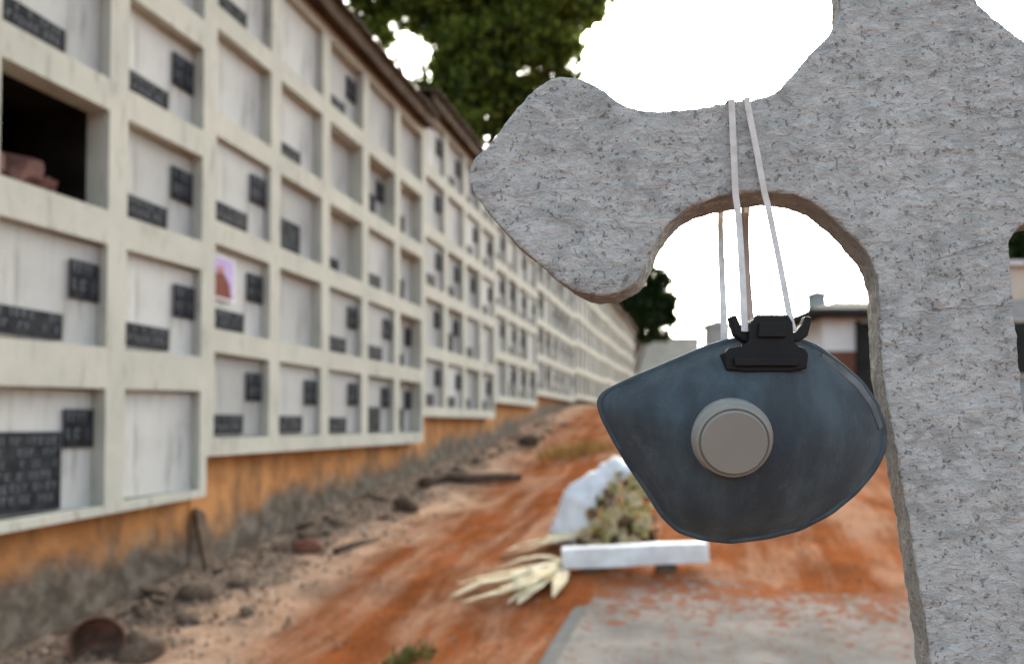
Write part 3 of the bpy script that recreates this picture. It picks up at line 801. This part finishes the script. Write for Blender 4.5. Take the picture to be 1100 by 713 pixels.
# ------------------------------------------------------------------ the respirator hanging on its straps
def resample(poly, n):
    poly = [Vector((x, y)) for x, y in poly]
    seg = [(poly[(i+1) % len(poly)]-poly[i]).length for i in range(len(poly))]
    tot = sum(seg); out = []
    i, acc = 0, 0.0
    for k in range(n):
        d = tot*k/n
        while acc+seg[i] < d: acc += seg[i]; i += 1
        out.append(poly[i].lerp(poly[(i+1) % len(poly)], (d-acc)/seg[i]))
    return out
MO = [(641, 431), (648, 420), (677, 406), (720, 388), (760, 371), (785, 364), (825, 361), (862, 364), (880, 372), (902, 389), (926, 409), (942, 432), (952, 458), (952, 482),
      (941, 505), (920, 530), (893, 552), (860, 569), (825, 578), (785, 583), (752, 579), (728, 571), (710, 554), (694, 528), (676, 502), (659, 474), (645, 447)]
YM = 0.440
def mask():
    root = empty('respirator_mask', P(790, 366, YM))
    tag(root, 'blue grey face mask with round valve hanging by white straps from the cross', 'face mask')
    inv = -root.location
    NA, NR = 144, 26
    ol = resample(MO, NA)
    ol = [(ol[i-1]+ol[i]*2+ol[(i+1) % NA])/4 for i in range(NA)]
    cen = Vector((790, 472))
    def depth(r, a):
        d = 0.030*max(0.0, 1-(r/0.955)**2)**0.72
        d += 0.0012*noise.noise(Vector((r*3*math.cos(a), r*3*math.sin(a), 4.0)))*(1-r*0.6)*2
        d += 0.0011*math.sin(7*a+1.3)*math.exp(-((r-0.78)/0.14)**2)*(0.5+0.5*math.sin(2*a+0.6))
        d -= 0.0016*math.exp(-((a+2.95+0.35*r)/0.05)**2)*sm(r, 0.45, 0.8)
        d -= 0.0020*math.exp(-((r-0.90)/0.035)**2)*(0.5-0.5*math.sin(a+0.5))    # pressed seam inside the rim
        return YM - d
    vs = [P(cen.x, cen.y, depth(0, 0)) + inv]
    for j in range(1, NR+1):
        r = (j/NR)**0.85
        for i in range(NA):
            q = cen.lerp(ol[i], r); a = math.atan2(-(ol[i].y-cen.y), ol[i].x-cen.x)
            vs.append(P(q.x, q.y, depth(r, a)) + inv)
    fs = [(0, 1+(i+1) % NA, 1+i) for i in range(NA)]
    for j in range(NR-1):
        for i in range(NA):
            a, b = 1+j*NA+i, 1+j*NA+(i+1) % NA
            fs.append((a, b, b+NA, a+NA))
    me = bpy.data.meshes.new('shell'); me.from_pydata([tuple(v) for v in vs], [], fs); me.update()
    bm = bmesh.new(); bm.from_mesh(me); bmesh.ops.recalc_face_normals(bm, faces=bm.faces); bm.to_mesh(me); bm.free()
    sh = link_mesh('shell', me, M_MASK, root, True)
    so = sh.modifiers.new('solid', 'SOLIDIFY'); so.thickness = 0.0016; so.offset = 0.0
    # welded rim: a flat bead round the edge
    rv, rf = [], []
    for i in range(NA):
        q0 = ol[i]; dirv = (q0-cen).normalized()
        for dr, dy in ((-6.0, -0.0010), (0.6, -0.0010), (1.2, 0.0), (0.6, 0.0012), (-6.0, 0.0012)):
            p_ = q0+dirv*dr
            rv.append(P(p_.x, p_.y, YM+dy) + inv)
    for i in range(NA):
        for k in range(5):
            a, b = i*5, ((i+1) % NA)*5
            rf.append((a+k, b+k, b+(k+1) % 5, a+(k+1) % 5))
    me = bpy.data.meshes.new('rim'); me.from_pydata([tuple(v) for v in rv], [], rf); me.update()
    link_mesh('rim', me, M_RIM, root, True)
    # valve
    ctr = P(786, 471, YM-0.0305)
    S = 0.415/F                                     # metres per pixel there
    prof = [(0.0, -0.006), (45, -0.006), (45.5, 0.0), (44.5, 0.0022), (42.5, 0.003), (41.5, 0.0068), (40.0, 0.0082), (38.5, 0.0086), (36.5, 0.0078), (35.8, 0.0102), (34.8, 0.0108), (0.0, 0.0110)]
    n = 64
    ax = Vector((-0.15, -1.0, -0.22)).normalized()
    ex = Vector((1, 0, 0)); ex = (ex-ax*ex.dot(ax)).normalized(); ez = ax.cross(ex)
    vv, ff = [], []
    for r_, d in prof:
        for k in range(n):
            an = 2*math.pi*k/n
            vv.append(ctr + inv + (ex*math.cos(an)+ez*math.sin(an))*r_*S*0.93 + ax*d)
    for j in range(len(prof)-1):
        for k in range(n):
            ff.append((j*n+k, j*n+(k+1) % n, (j+1)*n+(k+1) % n, (j+1)*n+k))
    me = bpy.data.meshes.new('valve'); me.from_pydata([tuple(v) for v in vv], [], ff)
    bm = bmesh.new(); bm.from_mesh(me); bmesh.ops.remove_doubles(bm, verts=bm.verts, dist=1e-5); bmesh.ops.recalc_face_normals(bm, faces=bm.faces); bm.to_mesh(me); bm.free()
    v = link_mesh('valve', me, M_VALVE, root, True)
    es = v.modifiers.new('edge', 'EDGE_SPLIT'); es.split_angle = R(50)
    # black strap clip
    def plate(poly, Yf, Yb_, name, bevel=0.0008):
        bm = bmesh.new()
        a = [bm.verts.new(P(x, y, Yf) + inv) for x, y in poly]
        bq = [bm.verts.new(P(x, y, Yf) + inv + Vector((0, Yb_-Yf, 0))) for x, y in poly]
        k = len(poly)
        bm.faces.new(a); bm.faces.new(list(reversed(bq)))
        for i in range(k): bm.faces.new((a[(i+1) % k], a[i], bq[i], bq[(i+1) % k]))
        bmesh.ops.recalc_face_normals(bm, faces=bm.faces)
        me = bpy.data.meshes.new(name); bm.to_mesh(me); bm.free()
        o = link_mesh(name, me, M_BLACK, root)
        bv = o.modifiers.new('bevel', 'BEVEL'); bv.width = bevel; bv.segments = 2
        return o
    plate([(781, 397), (779, 379), (784, 373), (799, 371), (805, 366), (807, 346), (813, 338), (847, 338), (852, 346), (853, 366), (858, 371), (865, 374), (869, 380), (867, 396), (848, 399), (802, 399)],
          0.419, 0.431, 'strap_clip')
    plate([(784, 340), (791, 338), (795, 347), (803, 357), (812, 356), (812, 366), (800, 367), (790, 360)], 0.424, 0.431, 'clip_hook')
    plate([(873, 341), (866, 339), (862, 348), (855, 357), (846, 356), (846, 366), (858, 367), (868, 361)], 0.424, 0.431, 'clip_hook')
    plate([(790, 393), (789, 384), (859, 384), (858, 393)], 0.4165, 0.4188, 'clip_lip', 0.0006)
    plate([(815, 362), (816, 346), (844, 346), (845, 362)], 0.4168, 0.4188, 'clip_tab', 0.0006)
    # pale edge of the inner lining showing along the upper right rim
    lin = [(884, 379), (905, 393), (926, 412), (941, 434), (949, 458), (945, 462), (935, 437), (919, 415), (900, 399), (882, 385)]
    lo_ = plate(lin, 0.4355, 0.4385, 'lining_edge', 0.0005)
    lo_.data.materials.clear(); lo_.data.materials.append(M_LINING)
    # straps: flat elastic ribbons looped over the arm
    def ribbon(pts, wd, mat, name='strap'):
        # refine with Catmull-Rom
        pts = [Vector(p) for p in pts]; fine = []
        for i in range(len(pts)-1):
            p0, p1, p2, p3 = pts[max(i-1, 0)], pts[i], pts[i+1], pts[min(i+2, len(pts)-1)]
            for k in range(6):
                t = k/6
                fine.append(0.5*((2*p1)+(p2-p0)*t+(2*p0-5*p1+4*p2-p3)*t*t+(3*p1-p0-3*p2+p3)*t**3))
        fine.append(pts[-1])
        vv, ff = [], []
        th = 0.0007
        for i, p in enumerate(fine):
            t = (fine[min(i+1, len(fine)-1)]-fine[max(i-1, 0)]).normalized()
            sd_ = Vector((1, 0, 0)); sd_ = (sd_-t*sd_.dot(t)).normalized()
            nn = t.cross(sd_)
            for a, b in ((-1, -1), (1, -1), (1, 1), (-1, 1)):
                vv.append(p+sd_*a*wd/2+nn*b*th/2+inv)
        for i in range(len(fine)-1):
            for k in range(4): ff.append((i*4+k, i*4+(k+1) % 4, i*4+4+(k+1) % 4, i*4+4+k))
        ff += [(3, 2, 1, 0), tuple(len(vv)-4+k for k in range(4))]
        me = bpy.data.meshes.new(name); me.from_pydata([tuple(v) for v in vv], [], ff); me.update()
        return link_mesh(name, me, mat, root, False)
    YF, YB = 0.4462, 0.4915
    def over(px_top, py_top, dx=0.0):
        p = P(px_top, py_top, 0.448)
        return [P(px_top, py_top+4, YF), Vector((p.x, 0.4475, p.z+0.0010)), Vector((p.x+dx*0.3, 0.458, p.z+0.0024)), Vector((p.x+dx*0.7, 0.48, p.z+0.0024)), Vector((p.x+dx, 0.491, p.z+0.002))]
    w_ = 0.0038
    ribbon([P(800, 356, 0.4225), P(799, 335, 0.4255), P(797, 290, 0.435), P(793, 232, 0.445), P(790, 206, YF), P(788, 160, YF)] + over(786, 110, -0.001) +
           [P(776, 170, YB), P(774, 232, YB), P(775, 280, 0.478), P(777, 330, 0.455), P(778, 372, 0.442)], w_, M_STRAP)
    ribbon([P(853, 356, 0.4225), P(848, 338, 0.4255), P(838, 285, 0.436), P(826, 226, 0.445), P(821, 206, YF), P(812, 158, YF)] + over(803, 108, 0.002) +
           [P(806, 170, YB), P(802, 232, YB), P(802, 280, 0.478), P(804, 330, 0.45), P(806, 352, 0.436)], w_*0.95, M_STRAP)
    ribbon([P(806, 352, 0.434), P(804, 330, 0.4485), P(801, 280, 0.476), P(800.5, 235, 0.4905), P(801, 215, YB+0.001)], w_*1.35, M_STRAPB)  # wider brown ribbon laid over the rear strand
mask()

# ------------------------------------------------------------------ things lying on the ground
def on_ground(px, py, lift=0.0):
    """the ground point seen at a photo pixel"""
    lo = None
    Y = 1.2
    while Y < 60:
        p = P(px, py, Y)
        if p.z <= ground(p.x, p.y) + lift: return Vector((p.x, p.y, ground(p.x, p.y)))
        Y += 0.02
    return P(px, py, 10)

# white beam
a, b2 = on_ground(604, 616), on_ground(760, 610)
def beam():
    d = (b2-a); Lb = d.length; mid = (a+b2)/2
    root = MB()
    n = 14; hgt = 0.115; dp = 0.10
    vv, ff = [], []
    for i in range(n+1):
        x = -Lb/2+Lb*i/n
        wv = 0.003*noise.noise(Vector((x*4, 0, 0)))
        vv += [(x, -dp/2, wv), (x, -dp/2, hgt+wv), (x, dp/2, hgt+wv), (x, dp/2, wv)]
    for i in range(n):
        for k in range(4): ff.append((i*4+k, i*4+4+k, i*4+4+(k+1) % 4, i*4+(k+1) % 4))
    ff += [(0, 1, 2, 3), (n*4+3, n*4+2, n*4+1, n*4)]
    root.add(vv, ff)
    o = root.build('white_beam', M_WHITEWOOD)
    bv = o.modifiers.new('bevel', 'BEVEL'); bv.width = 0.006; bv.segments = 2
    zz = max(a.z, b2.z, mid.z)+0.018
    o.location = (mid.x, mid.y, zz)
    o.rotation_euler = (0, -math.asin((b2.z-a.z)/Lb)+R(-0.5), math.atan2(d.y, d.x))
    tag(o, 'long square white painted beam lying across the red soil at the head of the slab', 'beam')
    # two half-buried bricks it rests on
    for i, k in enumerate((-0.28, 0.22)):
        q = MB(); q.box(-0.06, 0.06, -0.02, 0.045, -0.14, 0.0)
        p = q.build('brick', M_DARKROCK)  # coloured dark to blend with the shade under the beam
        c = mid.lerp(b2 if k > 0 else a, abs(k)*2)
        p.location = (c.x, c.y, zz+(b2.z-a.z)*k+0.001-0.004)
        p.rotation_euler = (0, 0, math.atan2(d.y, d.x))
        bvv = p.modifiers.new('bevel', 'BEVEL'); bvv.width = 0.006
        tag(p, ['half buried brick propping the left end of the white beam', 'half buried brick propping the right end of the white beam'][i], 'brick', 'bricks under the beam')
beam()

# dried funeral wreath with its white wrapping
def wreath():
    rnd = random.Random(21)
    base = on_ground(652, 586)
    root = empty('funeral_bouquet', base)
    tag(root, 'faded bouquet of dried flowers in white wrapping, lying behind the white beam', 'bouquet')
    Y = base.y
    inv = -base
    def Q(px, py, dy=0.0): return P(px, py, Y+dy)+inv
    # wrapping: crumpled sheet from lower left to the tip at upper right
    edge_o = [(590, 583), (592, 566), (599, 549), (606, 527), (620, 516), (636, 507), (650, 497), (660, 489), (668, 494)]
    edge_i = [(630, 590), (631, 574), (635, 562), (640, 548), (648, 537), (657, 527), (667, 518), (676, 510), (684, 506)]
    vs, fs = [], []
    NU, NV = 33, 9
    def lerp_l(l, u):
        k = min(int(u), len(l)-2); t = u-k
        return (l[k][0]*(1-t)+l[k+1][0]*t, l[k][1]*(1-t)+l[k+1][1]*t)
    for i in range(NU):
        u = i/(NU-1)*(len(edge_o)-1)
        o_, n_ = lerp_l(edge_o, u), lerp_l(edge_i, u)
        for k in range(NV):
            t = k/(NV-1)
            x, y = o_[0]*(1-t)+n_[0]*t, o_[1]*(1-t)+n_[1]*t
            dy = 0.16*(1-t) - 0.03*math.sin(t*math.pi) + 0.03*noise.noise(Vector((x*0.09, y*0.09, 2)))
            jit = 2.2*noise.noise(Vector((x*0.16, y*0.16, 7)))
            vs.append(Q(x+jit, y+jit, dy))
    for i in range(NU-1):
        for k in range(NV-1): fs.append((i*NV+k, (i+1)*NV+k, (i+1)*NV+k+1, i*NV+k+1))
    me = bpy.data.meshes.new('wrapping'); me.from_pydata([tuple(v) for v in vs], [], fs); me.update()
    o = link_mesh('wrapping', me, M_WRAP, root, True)
    so = o.modifiers.new('solid', 'SOLIDIFY'); so.thickness = 0.004
    # bed of crumpled dry leaves
    cols = {'olive': simple('dry_olive_leaf', (0.38, 0.32, 0.13), (0.48, 0.42, 0.22), 20, 0.8, 0.2),
            'dark': simple('dead_leaf', (0.03, 0.016, 0.01), (0.07, 0.04, 0.024), 20, 0.9, 0.2),
            'tan': simple('dry_petal_tan', (0.50, 0.42, 0.25), (0.60, 0.52, 0.34), 20, 0.8, 0.2),
            'pink': simple('faded_pink_petal', (0.55, 0.44, 0.38), (0.62, 0.52, 0.44), 20, 0.8, 0.2),
            'brown': simple('brown_petal', (0.17, 0.10, 0.06), (0.25, 0.16, 0.09), 20, 0.85, 0.2),
            'yellow': simple('dull_yellow_petal', (0.48, 0.38, 0.10), (0.40, 0.30, 0.10), 20, 0.8, 0.2)}
    tri = [(625, 586), (632, 545), (668, 503), (690, 520), (703, 550), (706, 580), (660, 586)]
    def inside(x, y):
        c_ = False; n = len(tri)
        for i in range(n):
            x1, y1 = tri[i]; x2, y2 = tri[(i+1) % n]
            if (y1 > y) != (y2 > y) and x < (x2-x1)*(y-y1)/(y2-y1)+x1: c_ = not c_
        return c_
    def rp():
        while True:
            x, y = rnd.uniform(622, 708), rnd.uniform(500, 590)
            if inside(x, y): return x, y
    for name, mm, cnt, sz in (('foliage', 'dark', 260, 0.075), ('foliage', 'olive', 120, 0.08)):
        b = MB()
        for _ in range(cnt):
            x, y = rp()
            if mm == 'dark' and rnd.random() < 0.6: y = 555+(y-500)*0.34; x = 640+(x-622)*0.75
            p = Q(x, y, rnd.uniform(-0.05, 0.12))
            a = Vector((rnd.gauss(0, 1), rnd.gauss(0, 1), rnd.gauss(0, 1))).normalized(); c_ = a.orthogonal().normalized(); nn = a.cross(c_)
            l = sz*rnd.uniform(0.6, 1.3)
            b.add([p-a*l*0.5, p+c_*l*0.28+nn*l*0.12, p+a*l*0.5, p-c_*l*0.28+nn*l*0.12], [(0, 1, 2), (0, 2, 3)])
        b.build(name, cols[mm], root)
    for i in range(34):
        x, y = rp()
        mm = rnd.choice(['tan', 'olive', 'tan', 'brown', 'yellow', 'tan', 'olive'])
        if i == 0: x, y, mm = 655, 540, 'pink'
        b = MB()
        c0 = Q(x, y, rnd.uniform(-0.12, -0.03))
        ax = Vector((rnd.gauss(0, .5), -1, rnd.gauss(0.5, .4))).normalized(); e1 = ax.orthogonal().normalized(); e2 = ax.cross(e1)
        rr = rnd.uniform(0.045, 0.068)
        for ring, (np_, up, k) in enumerate(((9, 0.25, 1.0), (7, 0.6, 0.75), (5, 1.1, 0.45))):
            for q in range(np_):
                an = 2*math.pi*(q+0.3*ring)/np_+rnd.uniform(-.2, .2)
                d_ = (e1*math.cos(an)+e2*math.sin(an)); s_ = ax.cross(d_)
                tip = c0+(d_*k+ax*up*0.7)*rr*rnd.uniform(0.8, 1.2); md = c0+(d_*k*0.55+ax*up*0.5)*rr
                b.add([c0, md+s_*rr*0.28*k, tip, md-s_*rr*0.28*k], [(0, 1, 2), (0, 2, 3)])
        b.build('flower', cols[mm], root)
    for _ in range(7):
        x, y = rnd.uniform(640, 690), rnd.uniform(520, 560)
        b = MB(); b.tube([Q(618+rnd.uniform(0, 20), 588, 0.02), Q((x+620)/2, (y+585)/2, -0.02), Q(x, y, 0.0)], [0.005, 0.005, 0.004], 6)
        b.build('stem', cols['olive'], root)
wreath()

def palm_leaf(tips, label, seed):
    """tips: list of (px, py, half_width_px) centre line; a folded dry leaf built on the ground"""
    rnd = random.Random(seed)
    p0 = on_ground(tips[0][0], tips[0][1])
    root = MB()
    pts = []
    for x, y, hw, lift in tips:
        g_ = on_ground(x, y, lift); g_.z += lift
        pts.append((g_, hw))
    vs, fs = [], []
    n = len(pts)
    fine = []
    for i in range(n-1):
        for k in range(5):
            t = k/5
            fine.append((pts[i][0].lerp(pts[i+1][0], t), pts[i][1]*(1-t)+pts[i+1][1]*t))
    fine.append(pts[-1])
    for i, (p, hw) in enumerate(fine):
        t = (fine[min(i+1, len(fine)-1)][0]-fine[max(i-1, 0)][0]).normalized()
        s_ = t.cross(Vector((0, 0, 1))).normalized()
        ww = hw*p.y/F
        j = 1+0.2*noise.noise(Vector((i*0.7, seed, 0)))
        for k, up in ((-1, 0.030), (-0.5, 0.012), (0, 0.002), (0.5, 0.014), (1, 0.034)):
            vs.append(p+s_*k*ww*j*1.45+Vector((0, 0, 0.012+up*min(1, ww/0.05)+0.006*noise.noise(Vector((i*0.5, k, seed))))))
    for i in range(len(fine)-1):
        for k in range(4): fs.append((i*5+k, i*5+5+k, i*5+6+k, i*5+1+k))
    me = bpy.data.meshes.new('dried_palm_leaf'); me.from_pydata([tuple(v) for v in vs], [], fs); me.update()
    o = link_mesh('dried_palm_leaf', me, M_DRYLEAF, None, True)
    so = o.modifiers.new('solid', 'SOLIDIFY'); so.thickness = 0.003
    tag(o, label, 'dry leaf', 'dried palm leaves by the beam')
palm_leaf([(636, 574, 3, .06), (620, 579, 6, .05), (596, 586, 7, .05), (570, 594, 5, .02), (538, 599, 1, .0)], 'long cream dried leaf pointing left from the wrapping, uppermost of the dry leaves', 1)
palm_leaf([(628, 566, 2, .07), (612, 575, 5, .05), (590, 584, 5, .03), (560, 588, 3, .02), (540, 596, 1, .0)], 'narrow dull dried leaf lying under the uppermost one beside the wrapping', 2)
palm_leaf([(604, 606, 3, .04), (575, 618, 7, .04), (545, 628, 8, .03), (515, 633, 7, .02), (484, 644, 1, .0)], 'broad greyish cream dried leaf reaching farthest left of the beam', 3)
palm_leaf([(600, 612, 3, .04), (580, 624, 7, .04), (558, 636, 9, .03), (535, 643, 8, .02), (496, 650, 1, .0)], 'wide cream dried leaf lowest on the red soil left of the beam', 4)
palm_leaf([(602, 608, 2, .03), (590, 622, 5, .03), (574, 636, 7, .02), (556, 652, 1, .0)], 'short pinkish cream dried leaf slanting down from the beam end', 5)
palm_leaf([(606, 614, 2, .02), (604, 622, 5, .02), (600, 632, 5, .02), (594, 644, 1, .0)], 'shortest dried leaf, upright stub just under the left beam end', 6)

palm_leaf([(604, 608, 2, .04), (572, 614, 5, .04), (540, 621, 5, .03), (512, 626, 4, .02), (492, 630, 1, .0)], 'thin cream dried leaf on top of the broad one left of the beam', 7)
palm_leaf([(600, 610, 2, .03), (580, 626, 5, .03), (562, 641, 5, .02), (545, 651, 1, .0)], 'dried leaf between the wide lowest one and the short slanting one', 8)
palm_leaf([(603, 604, 2, .05), (582, 603, 5, .06), (560, 607, 5, .04), (530, 616, 1, .0)], 'greenish grey dried leaf touching the left beam end', 9)
# rubble along the wall foot
def rock_mesh(seed, flat=0.7):
    bm = bmesh.new(); bmesh.ops.create_icosphere(bm, subdivisions=3, radius=1)
    rnd = random.Random(seed)
    sc = Vector((rnd.uniform(0.8, 1.3), rnd.uniform(0.7, 1.1), flat*rnd.uniform(0.7, 1.1)))
    for v in bm.verts:
        c0 = v.co.copy()
        k = 1+0.45*noise.noise(c0*0.9+Vector((seed*7.1, 0, 0)))+0.18*noise.noise(c0*2.6+Vector((0, seed*3.3, 0)))
        v.co = Vector((c0.x*sc.x, c0.y*sc.y, c0.z*sc.z))*k
    me = bpy.data.meshes.new('rubble_stone'); bm.to_mesh(me); bm.free()
    return me
RK = [rock_mesh(i) for i in range(8)]
for q in RK: q.materials.append(M_ROCK)
rnd = random.Random(77)
for i in range(70):
    s = 3.0+rnd.random()**1.3*13; t = abs(rnd.gauss(0.2, 0.22))-0.03
    o = bpy.data.objects.new('rubble_stone', RK[i % 8]); COL.objects.link(o)
    r_ = rnd.uniform(0.025, 0.075)*(1.0 if t < 0.8 else 0.6)
    p = W(s, t); o.location = (p.x, p.y, ground_st(s, t)+r_*0.15)
    o.scale = (r_, r_*rnd.uniform(0.8, 1.2), r_*rnd.uniform(0.6, 1)); o.rotation_euler = (rnd.uniform(-.3, .3), rnd.uniform(-.3, .3), rnd.uniform(0, 6.28))
    tag(o, 'small rough grey brown rubble stone in the strip along the wall foot', 'stone', 'rubble stones along the wall foot')
def special_rock(px, py, r_, label, seed, mat=M_DARKROCK, flat=0.7):
    me = rock_mesh(seed, flat); me.name = 'dark_stone'; me.materials.append(mat)
    p = on_ground(px, py)
    o = bpy.data.objects.new('dark_stone', me); COL.objects.link(o)
    o.location = (p.x, p.y, p.z+r_*0.25); o.scale = (r_, r_, r_); o.rotation_euler = (0, 0, seed)
    for q in me.polygons: q.use_smooth = True
    tag(o, label, 'stone')
special_rock(436, 548, 0.16, 'dark brown boulder lying near the foot of the second niche stretch', 31)
special_rock(568, 478, 0.17, 'small dark stone far up the path, left of the mask', 33)
special_rock(212, 640, 0.10, 'pale grey stone block near the upright dark stump', 35, M_ROCK)
special_rock(150, 704, 0.11, 'pale stone at the bottom left corner beside the broken clay pot', 36, M_ROCK)
special_rock(330, 592, 0.10, 'reddish brown lump of rubble midway along the orange plinth', 38, M_BROWN)
# broken clay pot, lower left
def pot():
    p = on_ground(104, 702)
    b = MB(); n = 20
    prof = [(0.07, 0.0), (0.105, 0.05), (0.125, 0.12), (0.13, 0.16), (0.118, 0.165), (0.112, 0.12), (0.09, 0.05), (0.055, 0.012)]
    vv, ff = [], []
    for r_, z in prof:
        for k in range(n):
            an = 2*math.pi*k/n; z2 = z
            if z > 0.1: z2 = z-0.05*max(0, noise.noise(Vector((math.cos(an)*1.5, math.sin(an)*1.5, 2))))
            vv.append((r_*math.cos(an), r_*math.sin(an), z2))
    for j in range(len(prof)-1):
        for k in range(n): ff.append((j*n+k, j*n+(k+1) % n, (j+1)*n+(k+1) % n, (j+1)*n+k))
    ff.append(tuple(range(n-1, -1, -1))); ff.append(tuple((len(prof)-1)*n+k for k in range(n)))
    b.add(vv, ff)
    o = b.build('clay_pot', simple('old_clay', (0.07, 0.045, 0.035), (0.20, 0.11, 0.08), 9, 0.9, 0.4), None, True)
    o.location = (p.x, p.y, p.z+0.05); o.rotation_euler = (R(78), R(15), R(25))
    tag(o, 'dark broken clay pot lying on its side by the wall at bottom left', 'pot')
pot()
def plank():
    p = on_ground(238, 612)
    b = MB()
    n = 8; vv = []
    for i in range(n+1):
        z = 0.46*i/n; j = 0.008*noise.noise(Vector((i*0.9, 2, 0)))
        wd = 0.055*(1-0.25*(i/n)**3)
        top = 0.03*(i == n)
        vv += [(-wd+j, -0.014, z), (wd+j, -0.014, z-top), (wd+j, 0.014, z-top), (-wd+j, 0.014, z)]
    ff = [(i*4+k, i*4+(k+1) % 4, i*4+4+(k+1) % 4, i*4+4+k) for i in range(n) for k in range(4)]
    ff += [(3, 2, 1, 0), tuple(n*4+k for k in range(4))]
    b.add(vv, ff)
    o = b.build('plank', M_DARKROCK)
    s_, t_ = ST(p.x, p.y)
    q = W(s_, 0.02)
    o.location = (q.x, q.y, ground_st(s_, 0.02)-0.05); o.rotation_euler = (R(-17), R(4), ROT)
    tag(o, 'dark weathered plank leaning upright against the dirty plinth', 'plank')
plank()
def stick(pxs, r_, label):
    pts = [on_ground(x, y)+Vector((0, 0, r_*0.6)) for x, y in pxs]
    b = MB(); b.tube(pts, [r_*(1-0.5*i/(len(pts)-1)) for i in range(len(pts))], 7)
    tag(b.build('dark_strip', M_DARKROCK, None, True), label, 'branch')
stick([(455, 524), (480, 517), (505, 519), (535, 516), (560, 517)], 0.075, 'dark tapering strip lying across the pale far soil left of the wreath')  # dark tapered tube following the ground
stick([(360, 596), (385, 586), (408, 580)], 0.03, 'thin dark stick on the rubble below the orange plinth')

# gravel and dust crumbs
b = MB(); rnd = random.Random(91)
for i in range(5200):
    s = 2.4+rnd.random()**1.4*13
    t = abs(rnd.gauss(0.2, 0.25)) if rnd.random() < 0.68 else rnd.uniform(0.6, 4.2)
    if t > tE-0.1 and s < 4.2: continue
    p = W(s, t); r_ = rnd.uniform(0.006, 0.022)*(1 if t < 1 else 0.6)
    z = ground_st(s, t)
    a = rnd.uniform(0, 6.28); ca, sa = math.cos(a)*r_, math.sin(a)*r_
    v = [(p.x+ca, p.y+sa, z), (p.x-sa, p.y+ca, z), (p.x-ca, p.y-sa, z), (p.x+sa*rnd.uniform(.5, 1), p.y-ca, z), (p.x+ca*.4, p.y+sa*.3, z+r_*rnd.uniform(0.7, 1.2)), (p.x-ca*.4, p.y-sa*.2, z+r_*rnd.uniform(0.6, 1))]
    b.add(v, [(0, 1, 4), (1, 5, 4), (1, 2, 5), (2, 3, 5), (3, 4, 5), (3, 0, 4)])
m = Mat('gravel_mixed', 0.95)
m.color(m.mix(m.island(), (0.10, 0.06, 0.04), (0.34, 0.26, 0.20)))
tag(b.build('gravel', m.m), 'loose gravel and crumbs of mortar scattered along the path', 'gravel', kind='stuff')

# grass tufts
def tuft(px, py, n, h, mat, label, spread, seed, name='grass_tuft'):
    rnd = random.Random(seed); base = on_ground(px, py); b = MB()
    for _ in range(n):
        q = Vector((rnd.gauss(0, spread), rnd.gauss(0, spread), 0)); l = h*rnd.uniform(0.5, 1.1)
        d = Vector((rnd.gauss(0, .5), rnd.gauss(0, .5), 0)); s_ = Vector((-d.y, d.x, 0)); s_ = s_.normalized()*0.006 if s_.length > 0 else Vector((0.006, 0, 0))
        q.z = ground(base.x+q.x, base.y+q.y)-base.z
        m1 = q+Vector((0, 0, l*0.6))+d*l*0.3; tip = q+Vector((0, 0, l*0.9))+d*l
        b.add([q-s_, q+s_, m1+s_*0.8, m1-s_*0.8, tip], [(0, 1, 2, 3), (3, 2, 4)])
    o = b.build(name, mat); o.location = base
    tag(o, label, 'grass')
M_GRASS = simple('green_grass', (0.085, 0.085, 0.022), (0.14, 0.125, 0.04), 12, 0.7, 0)
M_DRYGRASS = simple('dry_grass', (0.42, 0.27, 0.08), (0.30, 0.18, 0.06), 8, 0.8, 0)
tuft(437, 708, 90, 0.065, M_GRASS, 'small green grass tuft on the red path at the bottom edge', 0.055, 1)
tuft(622, 487, 420, 0.22, M_DRYGRASS, 'patch of golden dry grass up the path, left of the mask', 0.32, 2)
tuft(486, 452, 160, 0.2, M_DRYGRASS, 'dry brown weeds at the orange plinth of the third niche stretch', 0.15, 3)
